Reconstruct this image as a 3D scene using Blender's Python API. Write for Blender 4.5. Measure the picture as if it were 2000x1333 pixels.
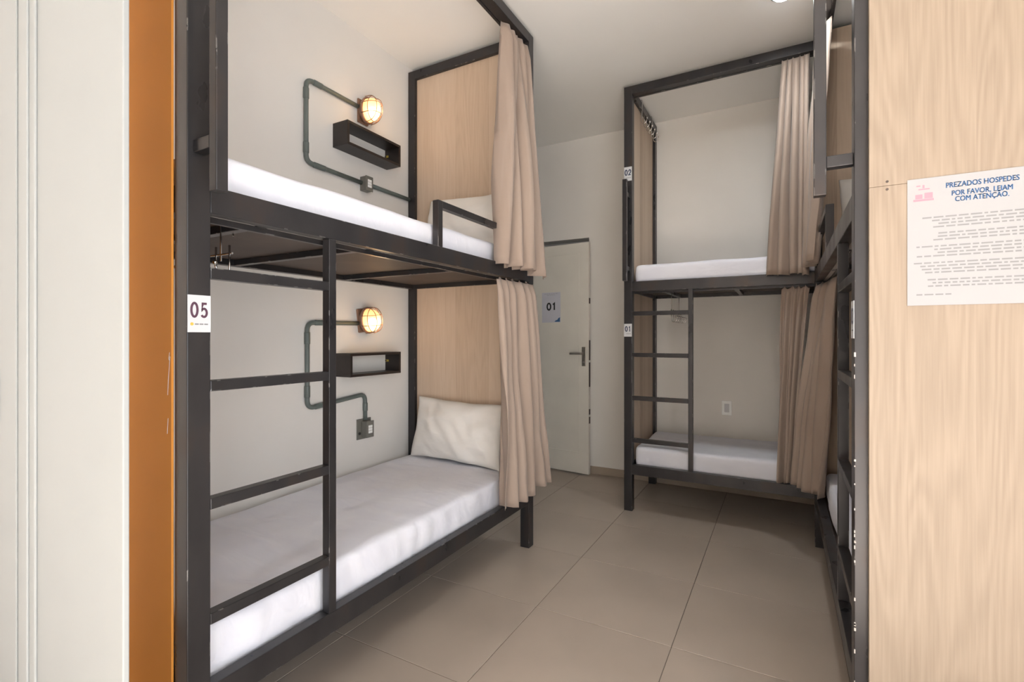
import bpy, bmesh, math, random
from mathutils import Vector, Matrix, noise

for o in list(bpy.data.objects):
    bpy.data.objects.remove(o, do_unlink=True)
scene = bpy.context.scene
C = scene.collection
random.seed(7)

# ------------------------------------------------------------------ camera
YAW = 0.504623
cd = bpy.data.cameras.new('camera')
cd.sensor_width = 36.0
cd.lens = 957.56 * 36.0 / 2000.0
cd.shift_y = -8.04 / 2000.0
cd.clip_start = 0.02
cam = bpy.data.objects.new('camera', cd)
cam.location = (0, 0, 1.25)
cam.rotation_euler = (math.pi / 2, 0, YAW)
C.objects.link(cam)
scene.camera = cam

# ------------------------------------------------------------------ world, daylight, exposure
w = bpy.data.worlds.new('sky')
scene.world = w
w.use_nodes = True
bg = w.node_tree.nodes['Background']
bg.inputs[0].default_value = (0.86, 0.93, 1.0, 1)
bg.inputs[1].default_value = 1.4


def area(name, loc, rot, sx, sy, power, col):
    d = bpy.data.lights.new(name, 'AREA')
    d.shape = 'RECTANGLE'
    d.size = sx
    d.size_y = sy
    d.energy = power
    d.color = col
    o = bpy.data.objects.new(name, d)
    o.location = loc
    o.rotation_euler = rot
    C.objects.link(o)
    return o


# daylight entering by the wide glazed opening in the right-hand wall, beside and behind the photographer
area('daylight_opening', (1.135, -0.72, 1.18), (math.radians(90), 0, math.radians(90)), 2.9, 2.26, 40, (0.98, 0.985, 1.0))
# sun falling through the same opening onto the floor behind the photographer
sd_ = bpy.data.lights.new('sun', 'SUN')
sd_.energy = 70
sd_.angle = math.radians(1.0)
sd_.color = (0.93, 0.97, 1.0)
sun = bpy.data.objects.new('sun', sd_)
sun.rotation_euler = Vector((-0.66, -0.22, -0.75)).to_track_quat('-Z', 'Y').to_euler()
C.objects.link(sun)

vs = scene.view_settings
vs.view_transform = 'Standard'
vs.look = 'None'
vs.gamma = 1.0
vs.use_curve_mapping = False
vs.exposure = 0.54

# ------------------------------------------------------------------ materials


def nmat(name):
    m = bpy.data.materials.new(name)
    m.use_nodes = True
    nt = m.node_tree
    return m, nt, nt.nodes['Principled BSDF']


def N(nt, typ, **kw):
    n = nt.nodes.new(typ)
    for k, v in kw.items():
        setattr(n, k, v)
    return n


def ramp(nt, stops):
    r = N(nt, 'ShaderNodeValToRGB')
    el = r.color_ramp.elements
    while len(el) < len(stops):
        el.new(0.5)
    for e, (p, c) in zip(el, stops):
        e.position = p
        e.color = (c[0], c[1], c[2], 1)
    return r


def coords(nt, scale=(1, 1, 1), rot=(0, 0, 0)):
    t = N(nt, 'ShaderNodeTexCoord')
    mp = N(nt, 'ShaderNodeMapping')
    mp.inputs['Scale'].default_value = scale
    mp.inputs['Rotation'].default_value = rot
    nt.links.new(t.outputs['Object'], mp.inputs[0])
    return mp


def bump(nt, b, hsock, strength, dist=0.01):
    bp = N(nt, 'ShaderNodeBump')
    bp.inputs['Strength'].default_value = strength
    bp.inputs['Distance'].default_value = dist
    nt.links.new(hsock, bp.inputs['Height'])
    nt.links.new(bp.outputs[0], b.inputs['Normal'])


def plain(name, col, rough=0.6, metal=0.0, var=0.06, scale=6, bmp=0.0, spec=0.5):
    """a flat colour with a little noise of its own"""
    m, nt, b = nmat(name)
    mp = coords(nt)
    n = N(nt, 'ShaderNodeTexNoise')
    n.inputs['Scale'].default_value = scale
    n.inputs['Detail'].default_value = 4
    nt.links.new(mp.outputs[0], n.inputs[0])
    r = ramp(nt, [(0.3, [c * (1 - var) for c in col]), (0.7, [min(1, c * (1 + var)) for c in col])])
    nt.links.new(n.outputs[0], r.inputs[0])
    nt.links.new(r.outputs[0], b.inputs['Base Color'])
    b.inputs['Roughness'].default_value = rough
    b.inputs['Metallic'].default_value = metal
    b.inputs['Specular IOR Level'].default_value = spec
    if bmp:
        n2 = N(nt, 'ShaderNodeTexNoise')
        n2.inputs['Scale'].default_value = scale * 14
        nt.links.new(mp.outputs[0], n2.inputs[0])
        bump(nt, b, n2.outputs[0], bmp, 0.003)
    return m


def wood(name, c1, c2, c3, rough=0.6, plank=0.16, band=0.28, grain=0.05, freq=70):
    m, nt, b = nmat(name)
    t = N(nt, 'ShaderNodeTexCoord')
    sep = N(nt, 'ShaderNodeSeparateXYZ')
    nt.links.new(t.outputs['Object'], sep.inputs[0])
    add = N(nt, 'ShaderNodeMath', operation='ADD')
    nt.links.new(sep.outputs[0], add.inputs[0])
    nt.links.new(sep.outputs[1], add.inputs[1])
    # printed board stripes
    sc = N(nt, 'ShaderNodeMath', operation='DIVIDE')
    sc.inputs[1].default_value = plank
    nt.links.new(add.outputs[0], sc.inputs[0])
    fl = N(nt, 'ShaderNodeMath', operation='FLOOR')
    nt.links.new(sc.outputs[0], fl.inputs[0])
    wn = N(nt, 'ShaderNodeTexWhiteNoise', noise_dimensions='1D')
    nt.links.new(fl.outputs[0], wn.inputs['W'])
    # vector: u across, offset per board, z along
    sh = N(nt, 'ShaderNodeMath', operation='MULTIPLY_ADD')
    sh.inputs[1].default_value = 7.0
    nt.links.new(wn.outputs['Value'], sh.inputs[0])
    nt.links.new(sep.outputs[2], sh.inputs[2])
    cmb = N(nt, 'ShaderNodeCombineXYZ')
    nt.links.new(add.outputs[0], cmb.inputs[0])
    nt.links.new(wn.outputs['Value'], cmb.inputs[1])
    nt.links.new(sh.outputs[0], cmb.inputs[2])
    mp = N(nt, 'ShaderNodeMapping')
    mp.inputs['Scale'].default_value = (5.0, 1, 0.5)
    nt.links.new(cmb.outputs[0], mp.inputs[0])
    big = N(nt, 'ShaderNodeTexNoise')
    big.inputs['Scale'].default_value = 1.6
    big.inputs['Detail'].default_value = 1.5
    nt.links.new(mp.outputs[0], big.inputs[0])
    mu = N(nt, 'ShaderNodeMath', operation='MULTIPLY')
    mu.inputs[1].default_value = freq
    nt.links.new(big.outputs[0], mu.inputs[0])
    sn = N(nt, 'ShaderNodeMath', operation='SINE')
    nt.links.new(mu.outputs[0], sn.inputs[0])
    mp2 = N(nt, 'ShaderNodeMapping')
    mp2.inputs['Scale'].default_value = (170, 1, 5)
    nt.links.new(cmb.outputs[0], mp2.inputs[0])
    fine = N(nt, 'ShaderNodeTexNoise')
    fine.inputs['Scale'].default_value = 1.0
    fine.inputs['Detail'].default_value = 4
    nt.links.new(mp2.outputs[0], fine.inputs[0])
    # combine
    a1 = N(nt, 'ShaderNodeMath', operation='MULTIPLY_ADD')
    a1.inputs[1].default_value = grain
    a1.inputs[2].default_value = 0.10
    nt.links.new(sn.outputs[0], a1.inputs[0])
    a2 = N(nt, 'ShaderNodeMath', operation='MULTIPLY_ADD')
    a2.inputs[1].default_value = 0.5
    nt.links.new(fine.outputs[0], a2.inputs[0])
    nt.links.new(a1.outputs[0], a2.inputs[2])
    a3 = N(nt, 'ShaderNodeMath', operation='MULTIPLY_ADD')
    a3.inputs[1].default_value = band
    nt.links.new(wn.outputs['Value'], a3.inputs[0])
    nt.links.new(a2.outputs[0], a3.inputs[2])
    r = ramp(nt, [(0.2, c1), (0.5, c2), (0.85, c3)])
    nt.links.new(a3.outputs[0], r.inputs[0])
    nt.links.new(r.outputs[0], b.inputs['Base Color'])
    b.inputs['Roughness'].default_value = rough
    bump(nt, b, fine.outputs[0], 0.05, 0.002)
    return m


def metal_paint():
    m, nt, b = nmat('black_painted_steel')
    mp = coords(nt, (1, 1, 0.5))
    n = N(nt, 'ShaderNodeTexNoise')
    n.inputs['Scale'].default_value = 7
    n.inputs['Detail'].default_value = 5
    nt.links.new(mp.outputs[0], n.inputs[0])
    r = ramp(nt, [(0.3, (0.034, 0.033, 0.036)), (0.55, (0.046, 0.044, 0.046)), (0.78, (0.066, 0.048, 0.040))])
    nt.links.new(n.outputs[0], r.inputs[0])
    # chips along worn edges
    bv = N(nt, 'ShaderNodeBevel')
    bv.samples = 4
    bv.inputs['Radius'].default_value = 0.004
    geo = N(nt, 'ShaderNodeNewGeometry')
    dot = N(nt, 'ShaderNodeVectorMath', operation='DOT_PRODUCT')
    nt.links.new(bv.outputs[0], dot.inputs[0])
    nt.links.new(geo.outputs['True Normal'], dot.inputs[1])
    lt = N(nt, 'ShaderNodeMath', operation='LESS_THAN')
    lt.inputs[1].default_value = 0.93
    nt.links.new(dot.outputs['Value'], lt.inputs[0])
    n3 = N(nt, 'ShaderNodeTexNoise')
    n3.inputs['Scale'].default_value = 26
    n3.inputs['Detail'].default_value = 3
    nt.links.new(mp.outputs[0], n3.inputs[0])
    gt = N(nt, 'ShaderNodeMath', operation='GREATER_THAN')
    gt.inputs[1].default_value = 0.61
    nt.links.new(n3.outputs[0], gt.inputs[0])
    mul = N(nt, 'ShaderNodeMath', operation='MULTIPLY')
    nt.links.new(lt.outputs[0], mul.inputs[0])
    nt.links.new(gt.outputs[0], mul.inputs[1])
    mx = N(nt, 'ShaderNodeMix', data_type='RGBA')
    nt.links.new(mul.outputs[0], mx.inputs['Factor'])
    nt.links.new(r.outputs[0], mx.inputs['A'])
    mx.inputs['B'].default_value = (0.5, 0.48, 0.46, 1)
    nt.links.new(mx.outputs['Result'], b.inputs['Base Color'])
    rr = ramp(nt, [(0.3, (0.26,) * 3), (0.75, (0.42,) * 3)])
    nt.links.new(n.outputs[0], rr.inputs[0])
    nt.links.new(rr.outputs[0], b.inputs['Roughness'])
    b.inputs['Specular IOR Level'].default_value = 0.5
    b.inputs['Metallic'].default_value = 0.5
    return m


def fabric(name, col, col2, rough=0.9, weave=900, fold=3.0, bs=0.25, fold_s=0.0, stretch=(1, 1, 1)):
    m, nt, b = nmat(name)
    mp = coords(nt, stretch)
    n = N(nt, 'ShaderNodeTexNoise')
    n.inputs['Scale'].default_value = fold
    n.inputs['Detail'].default_value = 3
    n.inputs['Distortion'].default_value = 0.6
    nt.links.new(mp.outputs[0], n.inputs[0])
    r = ramp(nt, [(0.3, col), (0.7, col2)])
    nt.links.new(n.outputs[0], r.inputs[0])
    nt.links.new(r.outputs[0], b.inputs['Base Color'])
    b.inputs['Roughness'].default_value = rough
    b.inputs['Specular IOR Level'].default_value = 0.2
    b.inputs['Sheen Weight'].default_value = 0.15
    n2 = N(nt, 'ShaderNodeTexNoise')
    n2.inputs['Scale'].default_value = weave
    nt.links.new(mp.outputs[0], n2.inputs[0])
    ma = N(nt, 'ShaderNodeMath', operation='MULTIPLY_ADD')
    ma.inputs[1].default_value = fold_s
    nt.links.new(n.outputs[0], ma.inputs[0])
    mb = N(nt, 'ShaderNodeMath', operation='MULTIPLY')
    mb.inputs[1].default_value = 0.04
    nt.links.new(n2.outputs[0], mb.inputs[0])
    nt.links.new(mb.outputs[0], ma.inputs[2])
    bump(nt, b, ma.outputs[0], bs, 0.02)
    return m


def emis(name, col, strength):
    m, nt, b = nmat(name)
    b.inputs['Base Color'].default_value = (*col, 1)
    b.inputs['Emission Color'].default_value = (*col, 1)
    b.inputs['Emission Strength'].default_value = strength
    return m


M = {}
M['metal'] = metal_paint()
M['wall'] = plain('wall_paint', (0.765, 0.74, 0.705), 0.75, var=0.025, scale=2.2, bmp=0.06, spec=0.25)
M['ceiling'] = plain('ceiling_paint', (0.86, 0.845, 0.815), 0.8, var=0.02, scale=1.5, bmp=0.04, spec=0.2)
M['tile'] = plain('floor_tile', (0.44, 0.37, 0.31), 0.33, var=0.07, scale=2.5, bmp=0.02, spec=0.45)
M['grout'] = plain('grout', (0.17, 0.14, 0.115), 0.9)
M['base'] = plain('baseboard_tile', (0.36, 0.295, 0.235), 0.45)
M['oak'] = wood('oak_laminate', (0.42, 0.31, 0.225), (0.53, 0.405, 0.30), (0.60, 0.475, 0.365), plank=0.085, band=0.55)
M['paleoak'] = wood('pale_oak_laminate', (0.255, 0.196, 0.145), (0.325, 0.255, 0.192), (0.375, 0.308, 0.243), plank=0.13, band=0.2, grain=0.07, freq=110)
M['orange'] = plain('orange_board', (0.60, 0.235, 0.042), 0.65, var=0.05, scale=3, spec=0.15)
M['ply'] = plain('dark_plywood', (0.075, 0.055, 0.045), 0.6, var=0.2, scale=5)
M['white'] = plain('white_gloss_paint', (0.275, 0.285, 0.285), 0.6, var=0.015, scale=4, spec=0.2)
M['doorpaint'] = plain('ivory_door_paint', (0.74, 0.71, 0.64), 0.42, var=0.04, scale=4)
M['sheet'] = fabric('white_sheet', (0.77, 0.775, 0.86), (0.82, 0.825, 0.89), bs=0.75, fold=4.0, fold_s=0.5, stretch=(1.0, 2.6, 2.0))
M['pillow'] = fabric('pillow_cotton', (0.78, 0.75, 0.71), (0.82, 0.79, 0.75), bs=0.7, fold=5.0, fold_s=0.5, stretch=(1.2, 1, 2.2))
M['curtain'] = fabric('beige_curtain', (0.325, 0.25, 0.205), (0.38, 0.30, 0.25), bs=0.2, fold=8, stretch=(1, 1, 0.2))
M['conduit'] = plain('grey_green_conduit', (0.125, 0.15, 0.14), 0.45, var=0.1)
M['boxgrey'] = plain('outlet_box_grey', (0.16, 0.155, 0.135), 0.4, var=0.06)
M['socket'] = plain('socket_white', (0.86, 0.87, 0.86), 0.4)
M['darkwood'] = plain('dark_stained_wood', (0.020, 0.014, 0.012), 0.42, var=0.3, scale=12)
M['brass'] = plain('brass', (0.55, 0.42, 0.08), 0.35, metal=0.6)
M['copper'] = plain('copper_paint', (0.30, 0.17, 0.11), 0.4, metal=0.35, var=0.12)
M['chrome'] = plain('chrome_wire', (0.75, 0.74, 0.72), 0.2, metal=1.0, var=0.03)
M['handle'] = plain('brushed_handle', (0.36, 0.34, 0.31), 0.35, metal=0.85)
M['black'] = plain('black_plastic', (0.02, 0.02, 0.02), 0.5)
M['rawedge'] = plain('raw_board_edge', (0.50, 0.46, 0.42), 0.6)
M['hole'] = plain('dark_void', (0.06, 0.05, 0.045), 0.9)
M['paper'] = plain('paper_white', (0.58, 0.585, 0.605), 0.55, var=0.01)
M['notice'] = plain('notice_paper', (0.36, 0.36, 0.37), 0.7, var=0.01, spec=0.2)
M['signpaper'] = plain('paper_lavender', (0.60, 0.60, 0.66), 0.5, var=0.03, scale=12)
M['ink_plum'] = plain('ink_plum', (0.085, 0.035, 0.06), 0.6)
M['ink_navy'] = plain('ink_navy', (0.02, 0.03, 0.075), 0.6)
M['ink_black'] = plain('ink_black', (0.012, 0.012, 0.014), 0.6)
M['ink_grey'] = plain('ink_grey', (0.22, 0.22, 0.225), 0.6)
M['ink_mid'] = plain('ink_mid_grey', (0.36, 0.36, 0.40), 0.6)
M['ink_blue'] = plain('ink_blue', (0.05, 0.13, 0.29), 0.6)
M['ink_pink'] = plain('ink_pink', (0.42, 0.22, 0.27), 0.6)
M['ink_orange'] = plain('ink_orange', (0.85, 0.42, 0.06), 0.6)
M['bulb'] = emis('lit_bulb', (1.0, 0.70, 0.36), 15)
M['led'] = emis('led_disc', (0.86, 0.97, 1.0), 14)

# frosted amber glass of the bulkhead lamps
gm, gnt, gb = nmat('amber_ribbed_glass')
gb.inputs['Base Color'].default_value = (1.0, 0.80, 0.62, 1)
gb.inputs['Roughness'].default_value = 0.25
tr = N(gnt, 'ShaderNodeBsdfTransparent')
tr.inputs[0].default_value = (1.0, 0.84, 0.68, 1)
tl = N(gnt, 'ShaderNodeBsdfTranslucent')
tl.inputs[0].default_value = (1.0, 0.78, 0.58, 1)
mix1 = N(gnt, 'ShaderNodeMixShader')
mix1.inputs[0].default_value = 0.5
gnt.links.new(tr.outputs[0], mix1.inputs[1])
gnt.links.new(tl.outputs[0], mix1.inputs[2])
mix2 = N(gnt, 'ShaderNodeMixShader')
mix2.inputs[0].default_value = 0.18
gnt.links.new(mix1.outputs[0], mix2.inputs[1])
gnt.links.new(gb.outputs[0], mix2.inputs[2])
gnt.links.new(mix2.outputs[0], gnt.nodes['Material Output'].inputs[0])
M['glass'] = gm

# ------------------------------------------------------------------ helpers


def add_box(bm, x0, x1, y0, y1, z0, z1):
    if x0 > x1: x0, x1 = x1, x0
    if y0 > y1: y0, y1 = y1, y0
    if z0 > z1: z0, z1 = z1, z0
    v = [bm.verts.new(p) for p in ((x0, y0, z0), (x1, y0, z0), (x1, y1, z0), (x0, y1, z0),
                                   (x0, y0, z1), (x1, y0, z1), (x1, y1, z1), (x0, y1, z1))]
    for f in ((0, 3, 2, 1), (4, 5, 6, 7), (0, 1, 5, 4), (1, 2, 6, 5), (2, 3, 7, 6), (3, 0, 4, 7)):
        bm.faces.new([v[i] for i in f])


def obj(name, bm, mat, parent=None, bevel=0.0, smooth=False, seg=2):
    me = bpy.data.meshes.new(name)
    bmesh.ops.recalc_face_normals(bm, faces=bm.faces)
    bm.to_mesh(me)
    bm.free()
    if smooth:
        for p in me.polygons:
            p.use_smooth = True
    me.materials.append(M[mat] if isinstance(mat, str) else mat)
    o = bpy.data.objects.new(name, me)
    C.objects.link(o)
    if parent:
        o.parent = parent
    if bevel:
        md = o.modifiers.new('bevel', 'BEVEL')
        md.width = bevel
        md.segments = seg
        md.limit_method = 'ANGLE'
    return o


def box(name, mat, parent, x0, x1, y0, y1, z0, z1, bevel=0.002):
    bm = bmesh.new()
    add_box(bm, x0, x1, y0, y1, z0, z1)
    return obj(name, bm, mat, parent, bevel)


def boxc(name, mat, parent, x0, x1, y0, y1, z0, z1, bevel=0.002):
    """box whose origin lies at its own base centre"""
    c = Vector(((x0 + x1) / 2, (y0 + y1) / 2, min(z0, z1)))
    o = box(name, mat, parent, x0 - c.x, x1 - c.x, y0 - c.y, y1 - c.y, z0 - c.z, z1 - c.z, bevel)
    o.location = c
    return o


def thing(name, label, cat, loc=(0, 0, 0), rz=0.0, group=None):
    o = bpy.data.objects.new(name, None)
    o.empty_display_size = 0.1
    o.location = loc
    o.rotation_euler = (0, 0, rz)
    C.objects.link(o)
    tag(o, label, cat, group)
    return o


def tag(o, label, cat, group=None):
    o['label'] = label
    o['category'] = cat
    if group:
        o['group'] = group
    return o


def struct(o, label=None, cat=None):
    o['kind'] = 'structure'
    if label:
        o['label'] = label
    if cat:
        o['category'] = cat
    return o


def fillet(pts, r, n=6):
    pts = [Vector(p) for p in pts]
    out = [pts[0]]
    for a, b, c in zip(pts, pts[1:], pts[2:]):
        d1 = (a - b).normalized()
        d2 = (c - b).normalized()
        p1 = b + d1 * r
        p2 = b + d2 * r
        for i in range(n + 1):
            t = i / n
            out.append(p1 * (1 - t) ** 2 + b * 2 * t * (1 - t) + p2 * t * t)
    out.append(pts[-1])
    return out


def add_tube(bm, pts, r, n=10, caps=True, radii=None):
    pts = [Vector(p) for p in pts]
    rings = []
    up = None
    for i, p in enumerate(pts):
        if i == 0:
            t = pts[1] - p
        elif i == len(pts) - 1:
            t = p - pts[-2]
        else:
            t = (pts[i + 1] - p).normalized() + (p - pts[i - 1]).normalized()
        t.normalize()
        if up is None:
            up = Vector((0, 0, 1)) if abs(t.z) < 0.9 else Vector((1, 0, 0))
        s = t.cross(up).normalized()
        up = s.cross(t).normalized()
        rr = radii[i] if radii else r
        rings.append([bm.verts.new(p + (s * math.cos(a) + up * math.sin(a)) * rr)
                      for a in [2 * math.pi * k / n for k in range(n)]])
    for a, b in zip(rings, rings[1:]):
        for k in range(n):
            bm.faces.new((a[k], a[(k + 1) % n], b[(k + 1) % n], b[k]))
    if caps:
        bm.faces.new(rings[0][::-1])
        bm.faces.new(rings[-1])


def tube(name, mat, parent, pts, r, n=10, smooth=True):
    bm = bmesh.new()
    add_tube(bm, pts, r, n)
    o = obj(name, bm, mat, parent, smooth=False)
    if smooth:
        for p in o.data.polygons:
            p.use_smooth = len(p.vertices) == 4
    return o


def text_mesh(name, body, size, mat, parent, loc, rot, bold=0.0, align='CENTER', sx=1.0):
    cu = bpy.data.curves.new(name, 'FONT')
    cu.body = body
    cu.size = size
    cu.align_x = align
    cu.align_y = 'CENTER'
    cu.offset = bold
    cu.extrude = 0.0002
    cu.resolution_u = 3
    tmp = bpy.data.objects.new(name, cu)
    C.objects.link(tmp)
    dg = bpy.context.evaluated_depsgraph_get()
    me = bpy.data.meshes.new_from_object(tmp.evaluated_get(dg))
    bpy.data.objects.remove(tmp, do_unlink=True)
    bpy.data.curves.remove(cu)
    me.materials.clear()
    me.materials.append(M[mat])
    o = bpy.data.objects.new(name, me)
    o.location = loc
    o.rotation_euler = rot
    o.scale = (sx, 1, 1)
    C.objects.link(o)
    o.parent = parent
    return o



DIG = {}
DIG['0'] = [[(0.5 + 0.36 * math.sin(2 * math.pi * k / 24), 0.5 + 0.46 * math.cos(2 * math.pi * k / 24)) for k in range(25)]]
DIG['1'] = [[(0.26, 0.76), (0.56, 0.94), (0.56, 0.0)]]
DIG['2'] = [[(0.16, 0.70)] + [(0.5 + 0.33 * math.cos(math.pi - math.pi * 1.22 * k / 12), 0.66 + 0.29 * math.sin(math.pi - math.pi * 1.22 * k / 12)) for k in range(13)] + [(0.14, 0.05), (0.86, 0.05)]]
DIG['3'] = [[(0.5 + 0.30 * math.cos(math.radians(150 - 240 * k / 12)), 0.72 + 0.22 * math.sin(math.radians(150 - 240 * k / 12))) for k in range(13)],
            [(0.5 + 0.35 * math.cos(math.radians(90 - 250 * k / 12)), 0.27 + 0.24 * math.sin(math.radians(90 - 250 * k / 12))) for k in range(13)]]
DIG['5'] = [[(0.80, 0.94), (0.30, 0.94), (0.22, 0.50)] + [(0.46 + 0.34 * math.cos(math.radians(128 - 275 * k / 14)), 0.32 + 0.28 * math.sin(math.radians(128 - 275 * k / 14))) for k in range(15)]]


def digits(name, txt, h, stroke, mat, parent, loc, rz=0.0, wf=0.66, gap=0.06):
    """numerals drawn as flat ribbons in the local XZ plane, centred on loc, facing -Y"""
    bm = bmesh.new()
    w_ = h * wf
    tot = len(txt) * w_ + (len(txt) - 1) * gap * h
    x0 = -tot / 2
    for ch in txt:
        for pl in DIG[ch]:
            P_ = [Vector((x0 + a * w_, b_ * h - h / 2)) for a, b_ in pl]
            closed = (P_[0] - P_[-1]).length < 1e-6
            L_, R_ = [], []
            for i, p in enumerate(P_):
                a = P_[i - 1] if i > 0 else (P_[-2] if closed else None)
                c = P_[i + 1] if i < len(P_) - 1 else (P_[1] if closed else None)
                d1 = (p - a).normalized() if a is not None else (c - p).normalized()
                d2 = (c - p).normalized() if c is not None else d1
                t = (d1 + d2)
                t = t.normalized() if t.length > 1e-6 else d1
                n_ = Vector((-t.y, t.x))
                k = 1 / max(0.5, (d1.dot(t)))
                L_.append(bm.verts.new((p.x + n_.x * stroke / 2 * k, 0, p.y + n_.y * stroke / 2 * k)))
                R_.append(bm.verts.new((p.x - n_.x * stroke / 2 * k, 0, p.y - n_.y * stroke / 2 * k)))
            for i in range(len(P_) - 1):
                bm.faces.new((L_[i], R_[i], R_[i + 1], L_[i + 1]))
        x0 += w_ + gap * h
    o = obj(name, bm, mat, parent)
    o.location = loc
    o.rotation_euler = (0, 0, rz)
    return o


# ------------------------------------------------------------------ room shell
XL, XR, YB, YF, ZC = -2.237, 1.12, 4.29, -2.70, 3.09

# floor: grout bed with tiles that stand proud of it
fl = struct(box('floor', 'grout', None, XL - 0.1, XR + 0.1, YF - 0.9, YB + 0.1, -0.06, -0.002, 0))
tx0, ty0, tsx, tsy, g = -1.0, 2.04, 0.607, 0.582, 0.0016
tcache = {}
i0 = math.floor((XL - tx0) / tsx)
for i in range(i0, 5):
    for j in range(-10, 5):
        x0 = max(tx0 + i * tsx, XL) + g
        x1 = min(tx0 + (i + 1) * tsx, XR) - g
        y0 = ty0 + j * tsy + g
        y1 = min(ty0 + (j + 1) * tsy, YB) - g
        if x1 - x0 < 0.02 or y1 - y0 < 0.02:
            continue
        key = (round(x1 - x0, 3), round(y1 - y0, 3))
        if key not in tcache:
            bm = bmesh.new()
            a, b_ = key
            add_box(bm, -a / 2, a / 2, -b_ / 2, b_ / 2, -0.01, 0)
            t = obj('tile', bm, 'tile', fl, bevel=0.0012, seg=1)
            tcache[key] = t
        else:
            t = tcache[key].copy()
            C.objects.link(t)
        t.location = ((x0 + x1) / 2, (y0 + y1) / 2, 0)

struct(box('ceiling', 'ceiling', None, XL - 0.1, XR + 0.1, YF - 0.1, YB + 0.3, ZC, ZC + 0.1, 0))
struct(box('wall_left', 'wall', None, XL - 0.1, XL, YF - 0.1, YB + 0.3, -0.05, ZC, 0))
# right wall with the daylight opening
bm = bmesh.new()
add_box(bm, XR, XR + 0.1, 0.74, YB + 0.3, -0.05, ZC)
add_box(bm, XR, XR + 0.1, YF - 0.1, -2.18, -0.05, ZC)
add_box(bm, XR, XR + 0.1, -2.18, 0.74, 2.32, ZC)
struct(obj('wall_right', bm, 'wall'))
# back wall with the bathroom doorway
DX0, DX1, DZ = -2.215, -1.56, 2.165
bm = bmesh.new()
add_box(bm, DX1, XR, YB, YB + 0.14, -0.05, ZC)
add_box(bm, XL, DX1, YB, YB + 0.14, DZ, ZC)
add_box(bm, XL, DX0, YB, YB + 0.14, -0.05, DZ)
struct(obj('wall_back', bm, 'wall'))
struct(box('doorway_light_block', 'wall', None, XL, DX1 + 0.2, YB + 0.15, YB + 0.2, -0.05, ZC, 0))  # added plane behind the doorway, keeps world light out
struct(box('wall_front', 'wall', None, XL, XR, YF - 0.1, YF, -0.05, ZC, 0))
# baseboards
struct(box('baseboard_back', 'base', None, DX1 + 0.004, XR, YB - 0.011, YB, 0, 0.068, 0.002))
struct(box('baseboard_left', 'base', None, XL, XL + 0.011, YF, YB, 0, 0.068, 0.002))
struct(box('baseboard_right', 'base', None, XR - 0.011, XR, 0.75, YB, 0, 0.068, 0.002))

# ------------------------------------------------------------------ bathroom door, ajar
door = bpy.data.objects.new('door_1', None)
DW = 0.685
ang = math.atan2(4.175 - 4.245, DW)
door.location = (-2.205, 4.250, 0)
door.rotation_euler = (0, 0, ang)
C.objects.link(door)
struct(door, 'ivory painted wooden door standing slightly ajar in the back wall', 'door')
box('leaf', 'doorpaint', door, 0, DW, 0, 0.035, 0.012, 2.105, 0.003)
# one inset field framed by a thin bead
for nm, a in (('panel_bead', (0.09, 0.10, 0.2, 2.01)), ('panel_bead', (DW - 0.105, DW - 0.095, 0.2, 2.01))):
    box(nm, 'doorpaint', door, a[0], a[1], -0.004, 0.001, a[2], a[3], 0.0015)
box('panel_bead', 'doorpaint', door, 0.09, DW - 0.095, -0.004, 0.001, 2.005, 2.015, 0.0015)
box('panel_bead', 'doorpaint', door, 0.09, DW - 0.095, -0.004, 0.001, 0.195, 0.205, 0.0015)
# worn timber along the latch edge
for za, zb in ((0.47, 0.53), (0.55, 0.60), (0.80, 1.02), (1.04, 1.22), (1.55, 1.60)):
    box('worn_edge', 'ply', door, DW - 0.0005, DW + 0.0012, 0.004, 0.031, za, zb, 0.0)
hd = box('handle', 'handle', door, DW - 0.066, DW - 0.026, -0.007, 0, 0.985, 1.16, 0.006)
tube('lever', 'handle', hd, fillet([(DW - 0.046, 0, 1.10), (DW - 0.046, -0.05, 1.10), (DW - 0.165, -0.05, 1.098)], 0.014), 0.0095, 12)
bm = bmesh.new()
add_tube(bm, [(DW - 0.046, -0.006, 1.02), (DW - 0.046, -0.011, 1.02)], 0.010, 14)
obj('key_cylinder', bm, 'chrome', hd)

# paper sign on the door (hangs on it: a thing of its own)
sg = thing('door_sign', 'lavender paper sign printed 01 taped to the ivory door', 'sign',
           (door.location.x + math.cos(ang) * 0.30, door.location.y + math.sin(ang) * 0.30 - 0.006, 1.385), ang)
box('sheet', 'signpaper', sg, -0.10, 0.10, -0.0006, 0.0006, 0, 0.283, 0)
digits('number', '01', 0.066, 0.0155, 'ink_black', sg, (0.004, -0.0012, 0.150), 0, 0.78, 0.06)
for k, (zz, ww) in enumerate(((0.268, 0.15), (0.256, 0.09))):
    x = -ww / 2
    while x < ww / 2:
        l = random.uniform(0.012, 0.03)
        box('printed_word', 'ink_mid', sg, x, min(x + l, ww / 2), -0.0009, -0.0006, zz, zz + 0.0035, 0)
        x += l + 0.006
bm = bmesh.new()
pts = [(0.035, 0.006), (0.095, 0.006), (0.095, 0.048), (0.078, 0.04), (0.066, 0.024), (0.05, 0.02)]
vsx = [bm.verts.new((p[0], -0.0009, p[1])) for p in pts]
bm.faces.new(vsx)
obj('blue_corner_mark', bm, 'ink_blue', sg)

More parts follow.
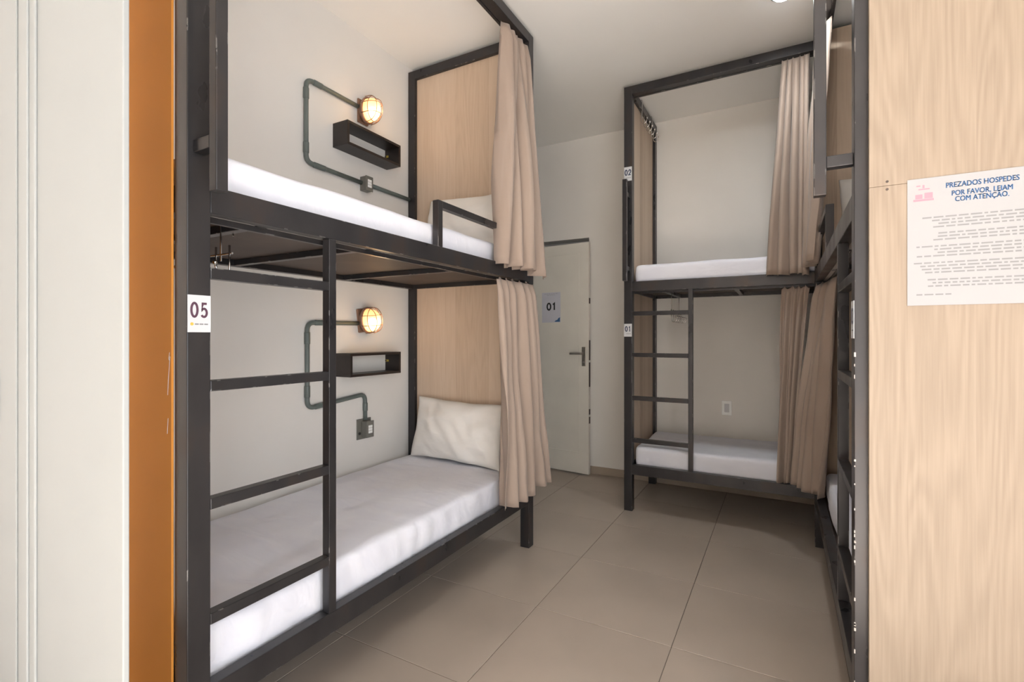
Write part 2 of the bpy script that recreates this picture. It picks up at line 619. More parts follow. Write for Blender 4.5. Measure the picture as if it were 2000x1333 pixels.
# ------------------------------------------------------------------ white door standing open at the left edge
d2 = bpy.data.objects.new('door_2', None)
d2.location = (-1.007, 0.42, 0)
d2.scale = (0.75, 0.75, 1.0)
C.objects.link(d2)
struct(d2, 'white gloss painted door standing open beside the orange board', 'door')
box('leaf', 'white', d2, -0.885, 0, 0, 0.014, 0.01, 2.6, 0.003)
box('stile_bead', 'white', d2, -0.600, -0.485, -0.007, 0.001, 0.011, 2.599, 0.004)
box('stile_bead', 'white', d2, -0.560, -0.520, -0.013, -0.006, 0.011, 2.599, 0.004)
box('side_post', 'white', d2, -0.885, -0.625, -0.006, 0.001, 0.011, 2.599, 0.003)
hg = box('hinge', 'white', d2, -0.775, -0.745, -0.012, -0.005, 1.055, 1.175, 0.003)
for zz in (1.075, 1.115, 1.155):
    bm = bmesh.new()
    add_tube(bm, [(-0.755, -0.0118, zz), (-0.755, -0.0135, zz)], 0.0035, 8)
    obj('screw', bm, 'black', hg)

# ------------------------------------------------------------------ bunk beds
P = 0.058           # post section
ZL0, ZL1 = 0.264, 0.334
ZU0, ZU1 = 1.575, 1.646
ZT0, ZT1 = 2.992, 3.05


def sticker(parent, x0, x1, z0, z1, num, ink, sg_=1, orange=False):
    """bed number on the front face of the post"""
    y = 0.0 if sg_ == 1 else 0.0
    st = box('number_sticker', 'paper', parent, x0, x1, -0.0012 * sg_, 0.0, z0, z1, 0)
    st['label'] = 'white bed number sticker reading ' + num
    h = z1 - z0
    rot = (math.pi / 2, 0, 0) if sg_ == 1 else (math.pi / 2, 0, math.pi)
    cx = (x0 + x1) / 2
    digits('number', num, h * 0.40, h * (0.062 if orange else 0.072), ink, st, (cx, -0.0016 * sg_, z0 + h * 0.60), 0 if sg_ == 1 else math.pi, 0.54, 0.10)
    ox = -0.018 * sg_ if orange else -0.014 * sg_
    if orange:
        bm = bmesh.new()
        add_tube(bm, [(cx + ox, -0.0012 * sg_, z0 + h * 0.22), (cx + ox, -0.0015 * sg_, z0 + h * 0.22)], 0.0042, 10)
        obj('logo_dot', bm, 'ink_orange', st)
    for k in range(3):
        a = cx + (-0.011 + k * 0.0115) * sg_
        box('printed_word', 'ink_grey', st, a, a + 0.0095 * sg_, -0.0015 * sg_, -0.0012 * sg_,
            z0 + h * 0.20, z0 + h * 0.235, 0)


def bunk(label, loc, rz, L, D, s, guard=True, panels='far', grab_top=2.36, goff=0.0, grab_z=1.645):
    """local x runs along the bed from the ladder end, local y from the front (0) to the wall (D), s mirrors y"""
    r = thing('bunk_bed', label, 'bunk bed', loc, rz, 'black steel bunk beds')

    def B(name, x0, x1, y0, y1, z0, z1, mat='metal', par=None, bev=0.002):
        return box(name, mat, par or r, x0, x1, y0 * s, y1 * s, z0, z1, bev)
    for x in (0, L - P):
        for y in (0, D - P):
            B('post', x, x + P, y, y + P, 0, ZT1)
    # side rails and end rails of both decks
    for z0, z1 in ((ZL0, ZL1), (ZU0, ZU1)):
        B('side_rail', P, L - P, 0.0, 0.040, z0, z1)
        B('side_rail', P, L - P, D - 0.040, D, z0, z1)
        B('end_rail', 0.009, 0.049, P, D - P, z0, z1)
        B('end_rail', L - 0.049, L - 0.009, P, D - P, z0, z1)
        B('base_board', 0.05, L - 0.05, 0.041, D - 0.041, z0 + 0.027, z0 + 0.039, 'ply', bev=0)
        for f in (0.112, 0.338, 0.667):
            B('slat', L * f, L * f + 0.03, 0.040, D - 0.040, z0 + 0.001, z0 + 0.026)
    # angle lip under the front rail that carries the board
    lip = B('angle_lip', P, L - P, 0.040, 0.062, ZU0 + 0.004, ZU0 + 0.008, 'rawedge')
    # canopy
    B('top_beam', P, L - P, 0, P, ZT0, ZT1)
    B('top_beam', 0, P, P, D - P, ZT0, ZT1)
    B('top_beam', L - P, L, P, D - P, ZT0, ZT1)
    B('curtain_rail', P, L - P, P, P + 0.016, ZT0 - 0.004, ZT0 + 0.02, bev=0.001)
    B('curtain_rail', P, L - P, 0.063, 0.078, ZU0 - 0.012, ZU0 + 0.005, bev=0.001)
    # ladder
    lx0, lx1 = 0.441, 0.471
    ld = B('ladder', lx0, lx1, 0.0, 0.032, ZL1, ZU0)
    for z in (1.4175, 1.121, 0.811, 0.509):
        B('rung', P, lx0, 0.0, 0.032, z - 0.0145, z + 0.0145, par=ld)
    # grab bar standing off the post
    gb_ = B('grab_bar', 0.014, 0.044, -0.092 - goff, -0.062 - goff, grab_z, grab_top)
    for z in (1.735, grab_top - 0.10):
        B('peg', 0.014, 0.044, -0.062 - goff, 0.0, z - 0.016, z + 0.016, par=gb_)
    if guard:
        gd = B('guard_rail', 1.03, 1.062, 0.002, 0.034, ZU1, 1.85)
        B('guard_bar', 1.062, L - P, 0.002, 0.034, 1.82, 1.85, par=gd)
    # boards closing the ends
    if 'cover' in panels:
        B('end_panel', L - 0.072, L - 0.0585, 0.035, D - 0.01, ZU1 + 0.001, ZT1 - 0.004, 'oak', bev=0.001)
        B('end_panel', L - 0.036, L - 0.021, P, D - P, ZL1, ZU0, 'oak', bev=0.001)
    if 'far' in panels:
        B('end_panel', L - 0.036, L - 0.021, P, D - P, ZU1, ZT0, 'oak', bev=0.001)
        B('end_panel', L - 0.036, L - 0.021, P, D - P, ZL1, ZU0, 'oak', bev=0.001)
    if 'near' in panels:
        B('end_panel', 0.021, 0.036, P, D - P, ZU1, ZT0, 'oak', bev=0.001)
        B('end_panel', 0.021, 0.036, P, D - P, ZL1, ZU0, 'oak', bev=0.001)
    return r


b05 = bunk('tall black steel bunk bed along the left wall, sticker 05 on its post', (-1.311, 0.684, 0), math.pi / 2, 1.955, 0.922, 1, goff=0.009, grab_z=1.61)
sticker(b05, 0.0005, P - 0.0005, 1.262, 1.357, '05', 'ink_plum', 1, True)
pn = box('outer_panel', 'orange', b05, -0.0065, -0.0005, 0.0605, 0.93, 0.02, ZT1, 0.001)
pn['label'] = 'orange board closing the near end of the bunk'
# pale scratches in the orange board
for (xa, za, xb, zb, xc, zc) in ((0.068, 1.21, 0.072, 1.195, 0.070, 1.19), (0.066, 1.20, 0.074, 1.14, 0.077, 1.10), (0.075, 1.04, 0.078, 1.01, 0.079, 1.00)):
    tube('scratch', 'paper', pn, [(-0.0067, xa, za), (-0.0067, xb, zb), (-0.0067, xc, zc)], 0.0007, 5)

bb = bunk('black steel bunk bed across the back wall, stickers 01 and 02 on its post', (-1.003, 3.488, 0), 0, 2.09, 0.792, 1, panels='near')
sticker(bb, 0.0005, P - 0.0005, 2.372, 2.472, '02', 'ink_navy')
sticker(bb, 0.0005, P - 0.0005, 1.252, 1.344, '01', 'ink_navy')

RB_L = 1.880
br = bunk('black steel bunk bed on the right, behind the pale wood panel with the notice', (0.168, 1.597, 0), math.pi / 2, RB_L, 0.94, -1, panels='cover')
sticker(br, 0.0005, P - 0.0005, 1.246, 1.348, '03', 'ink_navy', -1)
for z0, z1 in ((0.02, 1.6409), (1.6415, ZT1)):
    pp = box('outer_panel', 'paleoak', br, -0.019, -0.0005, -0.030, -0.945, z0, z1, 0.0012)
    pp['label'] = 'pale oak laminate board facing the room'
for z in (1.6315, 1.6515):
    bm = bmesh.new()
    add_tube(bm, [(-0.0185, -0.068, z), (-0.0205, -0.068, z)], 0.0032, 10)
    obj('screw', bm, 'ply', br)

# bare flecks where the paint has chipped off the post edge
random.seed(11)
bm = bmesh.new()
for k in range(34):
    z = 0.05 + 1.15 * random.random() ** 1.3
    h_ = random.uniform(0.003, 0.012)
    a_ = random.uniform(0.0015, 0.004)
    add_box(bm, -0.0004, a_, 0.0004, -a_, z, z + h_)
ch = obj('paint_chips', bm, 'rawedge', br)
ch['label'] = 'pale bare flecks along the post edge'

# ------------------------------------------------------------------ mattresses


def mattress(label, x0, x1, y0, y1, z0, z1, seed, long_axis='y', wr=0.006, group='white mattresses'):
    sx, sy, sz = x1 - x0, y1 - y0, z1 - z0
    step = 0.03
    nx, ny, nz = max(6, int(sx / step)), max(6, int(sy / step)), 6
    bm = bmesh.new()
    vd = {}

    def vert(i, j, k):
        key = (i, j, k)
        if key in vd:
            return vd[key]
        p = Vector((-sx / 2 + sx * i / nx, -sy / 2 + sy * j / ny, sz * k / nz))
        rad = 0.035
        # rounded box
        inner = Vector((max(-sx / 2 + rad, min(sx / 2 - rad, p.x)), max(-sy / 2 + rad, min(sy / 2 - rad, p.y)), max(rad, min(sz - rad, p.z))))
        d = p - inner
        if d.length > 1e-6:
            m_ = max(abs(d.x), abs(d.y), abs(d.z))
            p = inner + d.normalized() * m_
        q = Vector((p.x * 3 + seed, p.y * 3, p.z * 4))
        if long_axis == 'y':
            qa = Vector((p.x * 9 + seed, p.y * 3.0, p.z * 5))
        else:
            qa = Vector((p.x * 3.0 + seed, p.y * 9, p.z * 5))
        h = noise.noise(q) * wr + noise.noise(qa * 1.7) * wr * 0.55
        edge = min(sx / 2 - abs(p.x), sy / 2 - abs(p.y))
        top = p.z / sz
        out = d.normalized() if d.length > 1e-6 else Vector((0, 0, 1))
        if k == 0:
            h = 0
        # creases that fan down the sides from the corners
        cr = noise.noise(Vector((p.x * 22 + seed, p.y * 22, p.z * 6 + p.x * 8 + p.y * 8))) * wr * 0.9
        if edge < 0.04 and 0 < k < nz:
            h += cr
        out = Vector((out.x, out.y, abs(out.z)))
        p = p + out * (h - wr * 0.6)
        p.x = max(-sx / 2, min(sx / 2, p.x))
        p.y = max(-sy / 2, min(sy / 2, p.y))
        vd[key] = bm.verts.new(p)
        return vd[key]
    for i in range(nx):
        for j in range(ny):
            bm.faces.new((vert(i, j, nz), vert(i + 1, j, nz), vert(i + 1, j + 1, nz), vert(i, j + 1, nz)))
            bm.faces.new((vert(i, j, 0), vert(i, j + 1, 0), vert(i + 1, j + 1, 0), vert(i + 1, j, 0)))
    for k in range(nz):
        for i in range(nx):
            bm.faces.new((vert(i, 0, k), vert(i + 1, 0, k), vert(i + 1, 0, k + 1), vert(i, 0, k + 1)))
            bm.faces.new((vert(i, ny, k), vert(i, ny, k + 1), vert(i + 1, ny, k + 1), vert(i + 1, ny, k)))
        for j in range(ny):
            bm.faces.new((vert(0, j, k), vert(0, j, k + 1), vert(0, j + 1, k + 1), vert(0, j + 1, k)))
            bm.faces.new((vert(nx, j, k), vert(nx, j + 1, k), vert(nx, j + 1, k + 1), vert(nx, j, k + 1)))
    o = obj('mattress', bm, 'sheet', smooth=True)
    o.location = ((x0 + x1) / 2, (y0 + y1) / 2, z0)
    md = o.modifiers.new('sub', 'SUBSURF')
    md.levels = md.render_levels = 1
    return tag(o, label, 'mattress', group)


zl, zu = ZL0 + 0.0395, ZU0 + 0.0395
mattress('mattress in a white sheet on the lower deck beside sticker 05', -2.19, -1.356, 0.735, 2.585, zl, 0.475, 1.3, 'y', 0.013)
mattress('white mattress on the upper deck above sticker 05', -2.19, -1.356, 0.735, 2.585, zu, 1.765, 5.1, 'y', 0.006)
mattress('white mattress on the lower deck of the back bunk, sticker 01', -0.945, 1.02, 3.533, 4.235, zl, 0.462, 9.2, 'x', 0.008)
mattress('white mattress on the upper deck of the back bunk, sticker 02', -0.945, 1.02, 3.533, 4.235, zu, 1.778, 13.7, 'x', 0.006)
mattress('white mattress low on the right bunk, seen past its ladder', 0.212, 1.06, 1.660, 3.41, zl, 0.47, 17.7, 'y', 0.008)
mattress('white mattress high on the right bunk, above eye level', 0.212, 1.06, 1.660, 3.41, zu, 1.765, 21.1, 'y', 0.006)

# ------------------------------------------------------------------ pillows


def pillow(label, loc, rot, W, Hh, T, seed):
    """W wide (local x), Hh tall (local z), T thick (local y); stands on its lower edge"""
    n = 26
    bm = bmesh.new()
    grid = {}
    for side in (1, -1):
        for i in range(n + 1):
            for j in range(n + 1):
                u, v = 2 * i / n - 1, 2 * j / n - 1
                if side == -1 and (i in (0, n) or j in (0, n)):
                    grid[(side, i, j)] = grid[(1, i, j)]
                    continue
                # edges bow inwards between the pinched corners
                bx = 1 - 0.055 * (1 - v * v) ** 1.0
                bz = 1 - 0.075 * (1 - u * u) ** 1.0
                x = u * W / 2 * (bx if abs(u) > 0 else 1)
                z = v * Hh / 2 * bz
                th = max(0.0, (1 - abs(u) ** 2.4)) ** 0.55 * max(0.0, (1 - abs(v) ** 2.4)) ** 0.55
                y = side * T / 2 * th
                wv = noise.noise(Vector((x * 7 + seed, z * 11, side * 3.0))) * 0.018 + \
                    noise.noise(Vector((x * 16 + z * 14 + seed, z * 5 - x * 6, side))) * 0.016
                y += wv * min(1, th * 1.6)
                x += noise.noise(Vector((z * 6, seed, 1))) * 0.008
                z += noise.noise(Vector((x * 6, seed, 4))) * 0.010
                grid[(side, i, j)] = bm.verts.new((x, y, z + Hh / 2))
    for side in (1, -1):
        for i in range(n):
            for j in range(n):
                q = [grid[(side, i, j)], grid[(side, i + 1, j)], grid[(side, i + 1, j + 1)], grid[(side, i, j + 1)]]
                bm.faces.new(q if side == -1 else q[::-1])
    o = obj('pillow', bm, 'pillow', smooth=True)
    o.location = loc
    o.rotation_euler = rot
    md = o.modifiers.new('sub', 'SUBSURF')
    md.levels = md.render_levels = 1
    return tag(o, label, 'pillow', 'pillows at the bed heads')


pillow('plump cream pillow leaning on the oak panel of the lower left bunk', (-1.785, 2.475, 0.465), (math.radians(-12), math.radians(1.5), 0), 0.70, 0.40, 0.15, 2.2)
pillow('pale pillow behind the guard rail of the upper left bunk', (-1.72, 2.475, 1.752), (math.radians(-14), math.radians(1.5), 0), 0.66, 0.40, 0.15, 6.2)
pillow('grey shaded pillow standing on the upper deck of the right bunk', (0.60, 3.325, 1.757), (math.radians(-6), 0, 0), 0.66, 0.40, 0.14, 9.2)

# ------------------------------------------------------------------ curtains


def curtain(label, top, bot, z1, z0, pleats, amp_t, amp_b, seed, zvar=0.02, ease=1.0, hem_tilt=0.0):
    n, m = pleats * 12, 34
    top = [Vector(p) for p in top]
    bot = [Vector(p) for p in bot]

    def along(path, u):
        k = u * (len(path) - 1)
        i = min(int(k), len(path) - 2)
        return path[i].lerp(path[i + 1], k - i)
    bm = bmesh.new()
    cen = (top[0] + top[-1]) / 2
    rows = []
    for j in range(m + 1):
        v = j / m
        row = []
        for i in range(n + 1):
            u = i / n
            e = v ** ease
            a = along(top, u)
            b_ = along(bot, u)
            p = a.lerp(b_, e)
            t = along(top, min(1, u + 0.02)).lerp(along(bot, min(1, u + 0.02)), e) - along(top, max(0, u - 0.02)).lerp(along(bot, max(0, u - 0.02)), e)
            t.normalize()
            nrm = Vector((-t.y, t.x))
            amp = amp_t + (amp_b - amp_t) * min(1, v * 1.5)
            amp *= 0.6 + 1.3 * abs(noise.noise(Vector((u * 4, seed, v * 0.8))))
            drift = noise.noise(Vector((u * 2.1 + seed, v * 1.1, 3.1))) * 1.7 * min(1, v * 2)
            uw = u + 0.10 * noise.noise(Vector((u * 2.7, seed * 1.3, 0.5)))
            ph = 2 * math.pi * pleats * uw + drift + seed
            s1 = math.sin(ph)
            s1 = math.copysign(abs(s1) ** 0.75, s1)
            off = amp * s1 + amp * 0.42 * math.sin(2.0 * ph + 1.1 + v * 2) + \
                noise.noise(Vector((u * 9 + seed, v * 5, 0.4))) * 0.006
            # gathered heading
            if v < 0.06:
                off *= 0.55 + 0.45 * v / 0.06
            p = p + nrm * off + t * math.cos(ph) * amp * 0.35
            z = z1 + (z0 - z1) * v
            z += (noise.noise(Vector((u * 4, seed, 7.7))) * zvar + hem_tilt * (u - 0.5)) * v
            z += (0.010 * math.sin(ph * 1.0)) * (1 - v) ** 6
            row.append(bm.verts.new((p.x - cen.x, p.y - cen.y, z - z0)))
        rows.append(row)
    for a, b_ in zip(rows, rows[1:]):
        for i in range(n):
            bm.faces.new((a[i], a[i + 1], b_[i + 1], b_[i]))
    o = obj('curtain', bm, 'curtain', smooth=True)
    o.location = (cen.x, cen.y, z0)
    sd = o.modifiers.new('thick', 'SOLIDIFY')
    sd.thickness = 0.0025
    return tag(o, label, 'curtain', 'beige privacy curtains')


curtain('beige curtain drawn aside on the upper deck above sticker 05', [(-1.335, 2.31), (-1.325, 2.575)], [(-1.290, 2.205), (-1.250, 2.40), (-1.250, 2.625)], 2.965, 1.615, 5, 0.026, 0.046, 1.2, 0.02, 1.2, -0.05)
curtain('beige curtain drawn aside over the lower deck near the floor, by the ivory door', [(-1.325, 2.215), (-1.29, 2.555)], [(-1.265, 2.175), (-1.250, 2.40), (-1.245, 2.665)], 1.562, 0.375, 5, 0.024, 0.046, 4.6, 0.02, 1.1, 0.04)
curtain('beige curtain hanging at the upper deck of the back bunk', [(0.000, 3.515), (0.145, 3.505)], [(-0.09, 3.470), (0.06, 3.440), (0.135, 3.440)], 2.985, 1.63, 5, 0.018, 0.036, 7.9, 0.02, 1.0)
curtain('beige curtain at the lower deck of the back bunk', [(-0.005, 3.545), (0.145, 3.500)], [(-0.030, 3.435), (0.060, 3.420)], 1.560, 0.365, 4, 0.014, 0.026, 11.3, 0.015, 0.8)
curtain('beige curtain at the far end of the right bunk, lower deck', [(0.170, 3.41), (0.222, 3.20), (0.236, 2.92)], [(0.055, 3.34), (0.12, 3.27), (0.19, 3.16)], 1.558, 0.372, 4, 0.016, 0.026, 15.1, 0.015, 0.8, -0.02)
curtain('beige curtain at the far end of the right bunk, upper deck', [(0.165, 3.41), (0.200, 3.28), (0.222, 3.14)], [(0.115, 3.40), (0.145, 3.24), (0.150, 3.08)], 2.972, 1.66, 4, 0.014, 0.024, 19.4, 0.015, 1.0)

# ------------------------------------------------------------------ wall lamps


def wall_lamp(label, y, z, tilt):
    r = thing('wall_lamp', label, 'lamp', (XL, y, z), 0, 'caged bulkhead lamps')
    # oblong base plate
    bm = bmesh.new()
    add_box(bm, 0.0, 0.014, -0.042, 0.042, -0.072, 0.072)
    obj('base_plate', bm, 'copper', r, 0.006)
    # collar tapering to the glass
    bm = bmesh.new()
    n = 24
    prof = [(0.014, 0.040, 0.052), (0.030, 0.050, 0.070), (0.046, 0.056, 0.080), (0.056, 0.056, 0.080), (0.056, 0.048, 0.070)]
    rings = []
    for (x, ry, rz) in prof:
        rings.append([bm.verts.new((x, ry * math.cos(2 * math.pi * k / n), rz * math.sin(2 * math.pi * k / n))) for k in range(n)])
    for a, b_ in zip(rings, rings[1:]):
        for k in range(n):
            bm.faces.new((a[k], a[(k + 1) % n], b_[(k + 1) % n], b_[k]))
    bm.faces.new(rings[0])
    obj('collar', bm, 'copper', r, smooth=True)
    # glass dome
    bm = bmesh.new()
    rings = []
    for i in range(9):
        t = i / 9 * math.pi / 2
        x = 0.054 + 0.082 * math.sin(t)
        c = math.cos(t) ** 0.6
        rings.append([bm.verts.new((x, 0.047 * c * math.cos(2 * math.pi * k / n), 0.070 * c * math.sin(2 * math.pi * k / n))) for k in range(n)])
    tip = bm.verts.new((0.136, 0, 0))
    for a, b_ in zip(rings, rings[1:]):
        for k in range(n):
            bm.faces.new((a[k], a[(k + 1) % n], b_[(k + 1) % n], b_[k]))
    for k in range(n):
        bm.faces.new((rings[-1][k], rings[-1][(k + 1) % n], tip))
    obj('glass_dome', bm, 'glass', r, smooth=True)
    # bulb
    bm = bmesh.new()
    bmesh.ops.create_uvsphere(bm, u_segments=16, v_segments=10, radius=0.5)
    for v in bm.verts:
        v.co = Vector((v.co.x * 0.055 + 0.088, v.co.y * 0.05, v.co.z * 0.066 - 0.018))
    obj('bulb', bm, 'bulb', r, smooth=True)
    # wire cage: hoops
    cg = bmesh.new()
    for yy in (-0.024, 0.024):
        pts = []
        for i in range(15):
            t = -math.pi / 2 + math.pi * i / 14
            pts.append((0.05 + 0.096 * max(0, math.cos(t)) ** 0.6, yy, 0.076 * math.sin(t)))
        add_tube(cg, pts, 0.0022, 6)
    for zz in (-0.030, 0.030):
        pts = []
        for i in range(13):
            t = -math.pi / 2 + math.pi * i / 12
            pts.append((0.05 + 0.094 * max(0, math.cos(t)) ** 0.6, 0.053 * math.sin(t), zz))
        add_tube(cg, pts, 0.0022, 6)
    add_tube(cg, [(0.098, 0.0525 * math.cos(2 * math.pi * k / 20), 0.076 * math.sin(2 * math.pi * k / 20)) for k in range(21)], 0.0022, 6)
    obj('wire_cage', cg, 'copper', r, smooth=True)
    r.rotation_euler = (tilt, 0, 0)
    d = bpy.data.lights.new('bulb_glow', 'POINT')
    d.energy = 0.5
    d.color = (1.0, 0.72, 0.42)
    d.shadow_soft_size = 0.03
    lo = bpy.data.objects.new('bulb_glow', d)
    lo.location = (0.17, 0, -0.01)
    lo.parent = r
    C.objects.link(lo)
    return r


wall_lamp('lit caged bulkhead lamp above the upper box shelf', 2.165, 2.612, 0)
wall_lamp('lit caged bulkhead lamp above the lower box shelf', 2.165, 1.350, 0.12)

# ------------------------------------------------------------------ conduits and outlets
xc = XL + 0.0155


def conduit(label, path, collars):
    r = thing('conduit', label, 'conduit', (XL, path[0][0], path[0][1]), 0, 'grey green conduits')
    base = Vector((XL, path[0][0], path[0][1]))
    pts = [Vector((xc, p[0], p[1])) - base for p in path]
    tube('pipe', 'conduit', r, fillet(pts, 0.045, 7), 0.0125, 12)
    for (a, b_) in collars:
        A = Vector((xc, a[0], a[1])) - base
        Bv = Vector((xc, b_[0], b_[1])) - base
        d = (Bv - A).normalized()
        bm = bmesh.new()
        add_tube(bm, [A, A + d * 0.004, Bv - d * 0.004, Bv], 0.0152, 12, radii=[0.0135, 0.0152, 0.0152, 0.0135])
        obj('coupling', bm, 'conduit', r, smooth=True)
    return r


conduit('grey green conduit loop feeding the upper lamp and outlet',
        [(2.118, 2.628), (1.755, 2.628), (1.755, 2.183), (2.146, 2.180)],
        [((1.80, 2.628), (1.86, 2.628)), ((1.755, 2.58), (1.755, 2.52)), ((1.755, 2.29), (1.755, 2.23)), ((1.80, 2.1826), (1.88, 2.182))])
conduit('short straight grey green conduit from upper outlet to post',
        [(2.206, 2.183), (2.400, 2.183), (2.578, 2.183)], [((2.206, 2.183), (2.225, 2.183))])
conduit('grey green conduit loop feeding the lower lamp and outlet',
        [(2.118, 1.331), (1.762, 1.327), (1.762, 0.866), (2.176, 0.903), (2.178, 0.746)],
        [((1.81, 1.3275), (1.87, 1.328)), ((1.762, 1.275), (1.762, 1.21)), ((1.762, 0.99), (1.762, 0.925)),
         ((1.81, 0.870), (1.89, 0.877)), ((2.1775, 0.85), (2.178, 0.80))])


def outlet(label, y, z, w_, h_, plate):
    r = thing('outlet_box', label, 'outlet', (XL, y, z), 0, 'surface outlet boxes')
    if plate:
        box('back_plate', 'boxgrey', r, 0.0, 0.006, -0.062, 0.052, -0.062, 0.062, 0.002)
        bm = bmesh.new()
        add_tube(bm, [(0.006, -0.042, -0.025), (0.009, -0.042, -0.025)], 0.009, 12)
        obj('knockout', bm, 'black', r)
    bx = 0.006 if plate else 0.0
    box('body', 'boxgrey', r, bx, 0.048, -w_ / 2, w_ / 2, -h_ / 2, h_ / 2, 0.004)
    cv = box('cover', 'boxgrey', r, 0.0475, 0.053, -w_ / 2 - 0.002, w_ / 2 + 0.002, -h_ / 2 - 0.002, h_ / 2 + 0.002, 0.002)
    for k in (-1, 0, 1):
        box('socket', 'socket', cv, 0.053, 0.0555, -w_ * 0.28, w_ * 0.28, k * 0.0165 - 0.0075, k * 0.0165 + 0.0075, 0.001)
    return r


outlet('small grey outlet box on the wall just above the upper mattress', 2.176, 2.176, 0.056, 0.085, False)
outlet('grey outlet box on a back plate beside the lower pillow', 2.182, 0.692, 0.056, 0.096, True)

wo = thing('wall_outlet', 'white wall outlet above the lower mattress of the back bunk', 'outlet', (-0.394, YB, 0.678), 0)
box('plate', 'socket', wo, -0.037, 0.037, -0.008, 0, -0.058, 0.058, 0.003)
box('socket', 'paper', wo, -0.018, 0.018, -0.011, -0.0075, -0.034, 0.034, 0.002)

# ------------------------------------------------------------------ box shelves


def shelf(label, y0, y1, z0, z1):
    r = thing('box_shelf', label, 'shelf', (XL, (y0 + y1) / 2, z0), 0, 'dark box shelves')
    h, t = z1 - z0, 0.015
    a = (y1 - y0) / 2
    dp = 0.118
    box('bottom_board', 'darkwood', r, 0, dp, -a, a, 0, t, 0.001)
    box('top_board', 'darkwood', r, 0, dp, -a, a, h - t, h, 0.001)
    box('side_board', 'darkwood', r, 0, dp, -a, -a + t, t, h - t, 0.001)
    sb = box('side_board', 'darkwood', r, 0, dp, a - t, a, t, h - t, 0.001)
    br_ = box('bracket', 'brass', sb, 0.004, 0.030, a - t - 0.004, a - t, h * 0.52, h * 0.62, 0.001)
    for yy in (0.010, 0.024):
        bm = bmesh.new()
        add_tube(bm, [(yy, a - t - 0.004, h * 0.57), (yy, a - t - 0.0075, h * 0.57)], 0.005, 10)
        obj('screw', bm, 'brass' if yy > 0.015 else 'black', br_)
    return r


shelf('dark wooden open box shelf under the upper lamp', 1.945, 2.378, 2.327, 2.462)
shelf('dark wooden open box shelf under the lower lamp', 1.967, 2.380, 1.022, 1.156)

# ------------------------------------------------------------------ over-rail hook racks


def hook_rack(label, loc, rz, strap, span, topw, nh=6):
    """hangs from a bar running along local x; origin at the bar top"""
    r = thing('hook_rack', label, 'hook rack', loc, rz, 'chrome hook racks')
    for x in (0, span):
        bm = bmesh.new()
        add_tube(bm, fillet([(x, topw, -0.03), (x, topw, 0.003), (x, -0.003, 0.003), (x, -0.003, -strap)], 0.003, 3), 0.003, 6)
        obj('strap', bm, 'chrome', r)
    tube('bar', 'chrome', r, [(-0.04, -0.003, -strap + 0.02), (span + 0.06, -0.003, -strap + 0.02)], 0.003, 8)
    for k in range(nh):
        x = -0.03 + (span + 0.08) * k / (nh - 1)
        pts = [(x, -0.006, -strap + 0.045), (x, -0.006, -strap - 0.03)]
        for i in range(1, 8):
            t = math.pi * i / 7
            pts.append((x, -0.006 - 0.02 + 0.02 * math.cos(t), -strap - 0.03 - 0.02 * math.sin(t)))
        pts.append((x, -0.05, -strap - 0.015))
        hk = tube('hook', 'chrome', r, pts, 0.0032, 6)
        bm = bmesh.new()
        bmesh.ops.create_uvsphere(bm, u_segments=8, v_segments=6, radius=0.0075, matrix=Matrix.Translation((x, -0.05, -strap - 0.013)))
        obj('knob', bm, 'chrome', hk, smooth=True)
    return r


# canopy end beam of the back bunk: beam x -1.003..-0.945, top z 3.05 ; local x -> +Y, local -y -> +X
hook_rack('chrome hook rack hung over the canopy beam of the back bunk', (-0.9425, 3.75, 3.053), math.pi / 2, 0.14, 0.32, 0.0635)
hook_rack('chrome hook rack under the upper deck of the back bunk, behind the ladder', (-0.733, 3.80, 1.6005), math.pi / 2, 0.19, 0.30, 0.036)
hook_rack('chrome wire hooks under the upper deck beside sticker 05', (-1.66, 0.900, 1.6005), 0, 0.115, 0.13, 0.036, 4)

# ------------------------------------------------------------------ notice on the pale wood panel
nt_ = thing('notice', 'white printed notice with blue heading taped to the pale wood panel', 'notice', (0.277, 1.5772, 1.329), 0)
box('sheet', 'notice', nt_, 0, 0.43, -0.0012, 0.0, 0, 0.319, 0)
for body, xx, zz, sz in [(b_, x_ + dx, z_, s_) for (b_, x_, z_, s_) in (('PREZADOS HOSPEDES', 0.141, 0.294, 0.018), ('POR FAVOR, LEIAM', 0.141, 0.2735, 0.0175), ('COM ATENÇÃO.', 0.141, 0.2585, 0.0175)) for dx in (-0.0005, 0.0005)]:
    text_mesh('heading_line', body, sz, 'ink_blue', nt_, (xx, -0.0016, zz), (math.pi / 2, 0, 0), bold=0.0, sx=0.74)
random.seed(5)
rows = [0.217, 0.209, 0.201, 0.193, None, 0.177, 0.169, 0.161, None, 0.145, 0.137, 0.129, 0.121, None, 0.104, 0.096, 0.088, 0.080, None, 0.062, 0.054, 0.046, None]
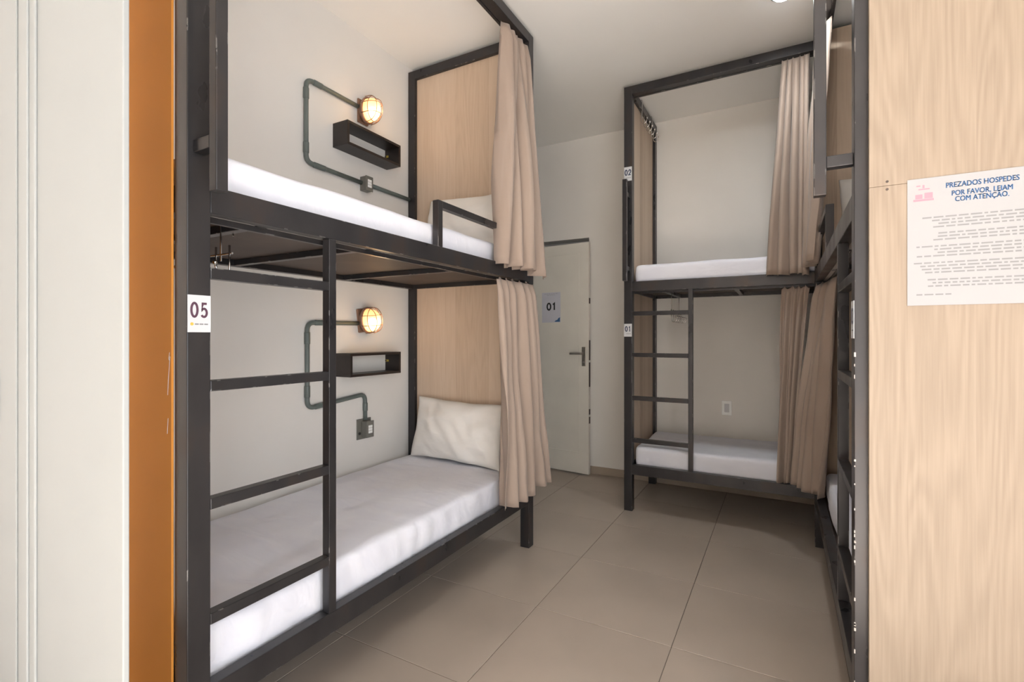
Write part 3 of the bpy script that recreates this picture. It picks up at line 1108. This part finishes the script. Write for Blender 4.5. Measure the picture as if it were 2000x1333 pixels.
for zz in rows:
    if zz is None:
        continue
    bm = bmesh.new()
    hw = random.uniform(0.085, 0.135)
    x = 0.146 - hw
    while x < 0.146 + hw:
        l = random.uniform(0.006, 0.022)
        add_box(bm, x, min(x + l, 0.146 + hw), -0.0015, -0.0012, zz, zz + 0.0036)
        x += l + 0.004
    obj('text_line', bm, 'ink_grey', nt_)
bm = bmesh.new()
x = 0.018
while x < 0.085:
    l = random.uniform(0.006, 0.02)
    add_box(bm, x, x + l, -0.0015, -0.0012, 0.025, 0.0285)
    x += l + 0.004
obj('text_line', bm, 'ink_grey', nt_)
# pink printed emblem
bm = bmesh.new()
for (x0, z0, x1, z1) in ((0.012, 0.262, 0.052, 0.267), (0.016, 0.268, 0.030, 0.279), (0.034, 0.268, 0.050, 0.282), (0.022, 0.290, 0.044, 0.293), (0.030, 0.294, 0.034, 0.302), (0.018, 0.299, 0.026, 0.302)):
    add_box(bm, x0, x1, -0.0015, -0.0012, z0, z1)
obj('emblem', bm, 'ink_pink', nt_)

# ------------------------------------------------------------------ ceiling lamp
cl = thing('ceiling_light', 'small round lit lamp on the ceiling over the aisle', 'ceiling light', (0.0, 2.985, ZC), 0)
bm = bmesh.new()
n = 28
prof = [(0.0, 0.062), (-0.014, 0.060), (-0.018, 0.052), (-0.014, 0.048)]
rings = [[bm.verts.new((r_ * math.cos(2 * math.pi * k / n), r_ * math.sin(2 * math.pi * k / n), z)) for k in range(n)] for z, r_ in prof]
for a, b_ in zip(rings, rings[1:]):
    for k in range(n):
        bm.faces.new((a[k], a[(k + 1) % n], b_[(k + 1) % n], b_[k]))
bm.faces.new(rings[0])
obj('rim', bm, 'white', cl, smooth=True)
bm = bmesh.new()
bmesh.ops.create_uvsphere(bm, u_segments=24, v_segments=12, radius=0.048)
for v in bm.verts:
    v.co.z = v.co.z * 0.5 - 0.014
obj('diffuser', bm, 'led', cl, smooth=True)
d = bpy.data.lights.new('led_light', 'AREA')
d.shape = 'DISK'
d.size = 0.12
d.energy = 7
d.color = (0.93, 0.98, 1.0)
lo = bpy.data.objects.new('led_light', d)
lo.location = (0, 0, -0.05)
lo.parent = cl
C.objects.link(lo)
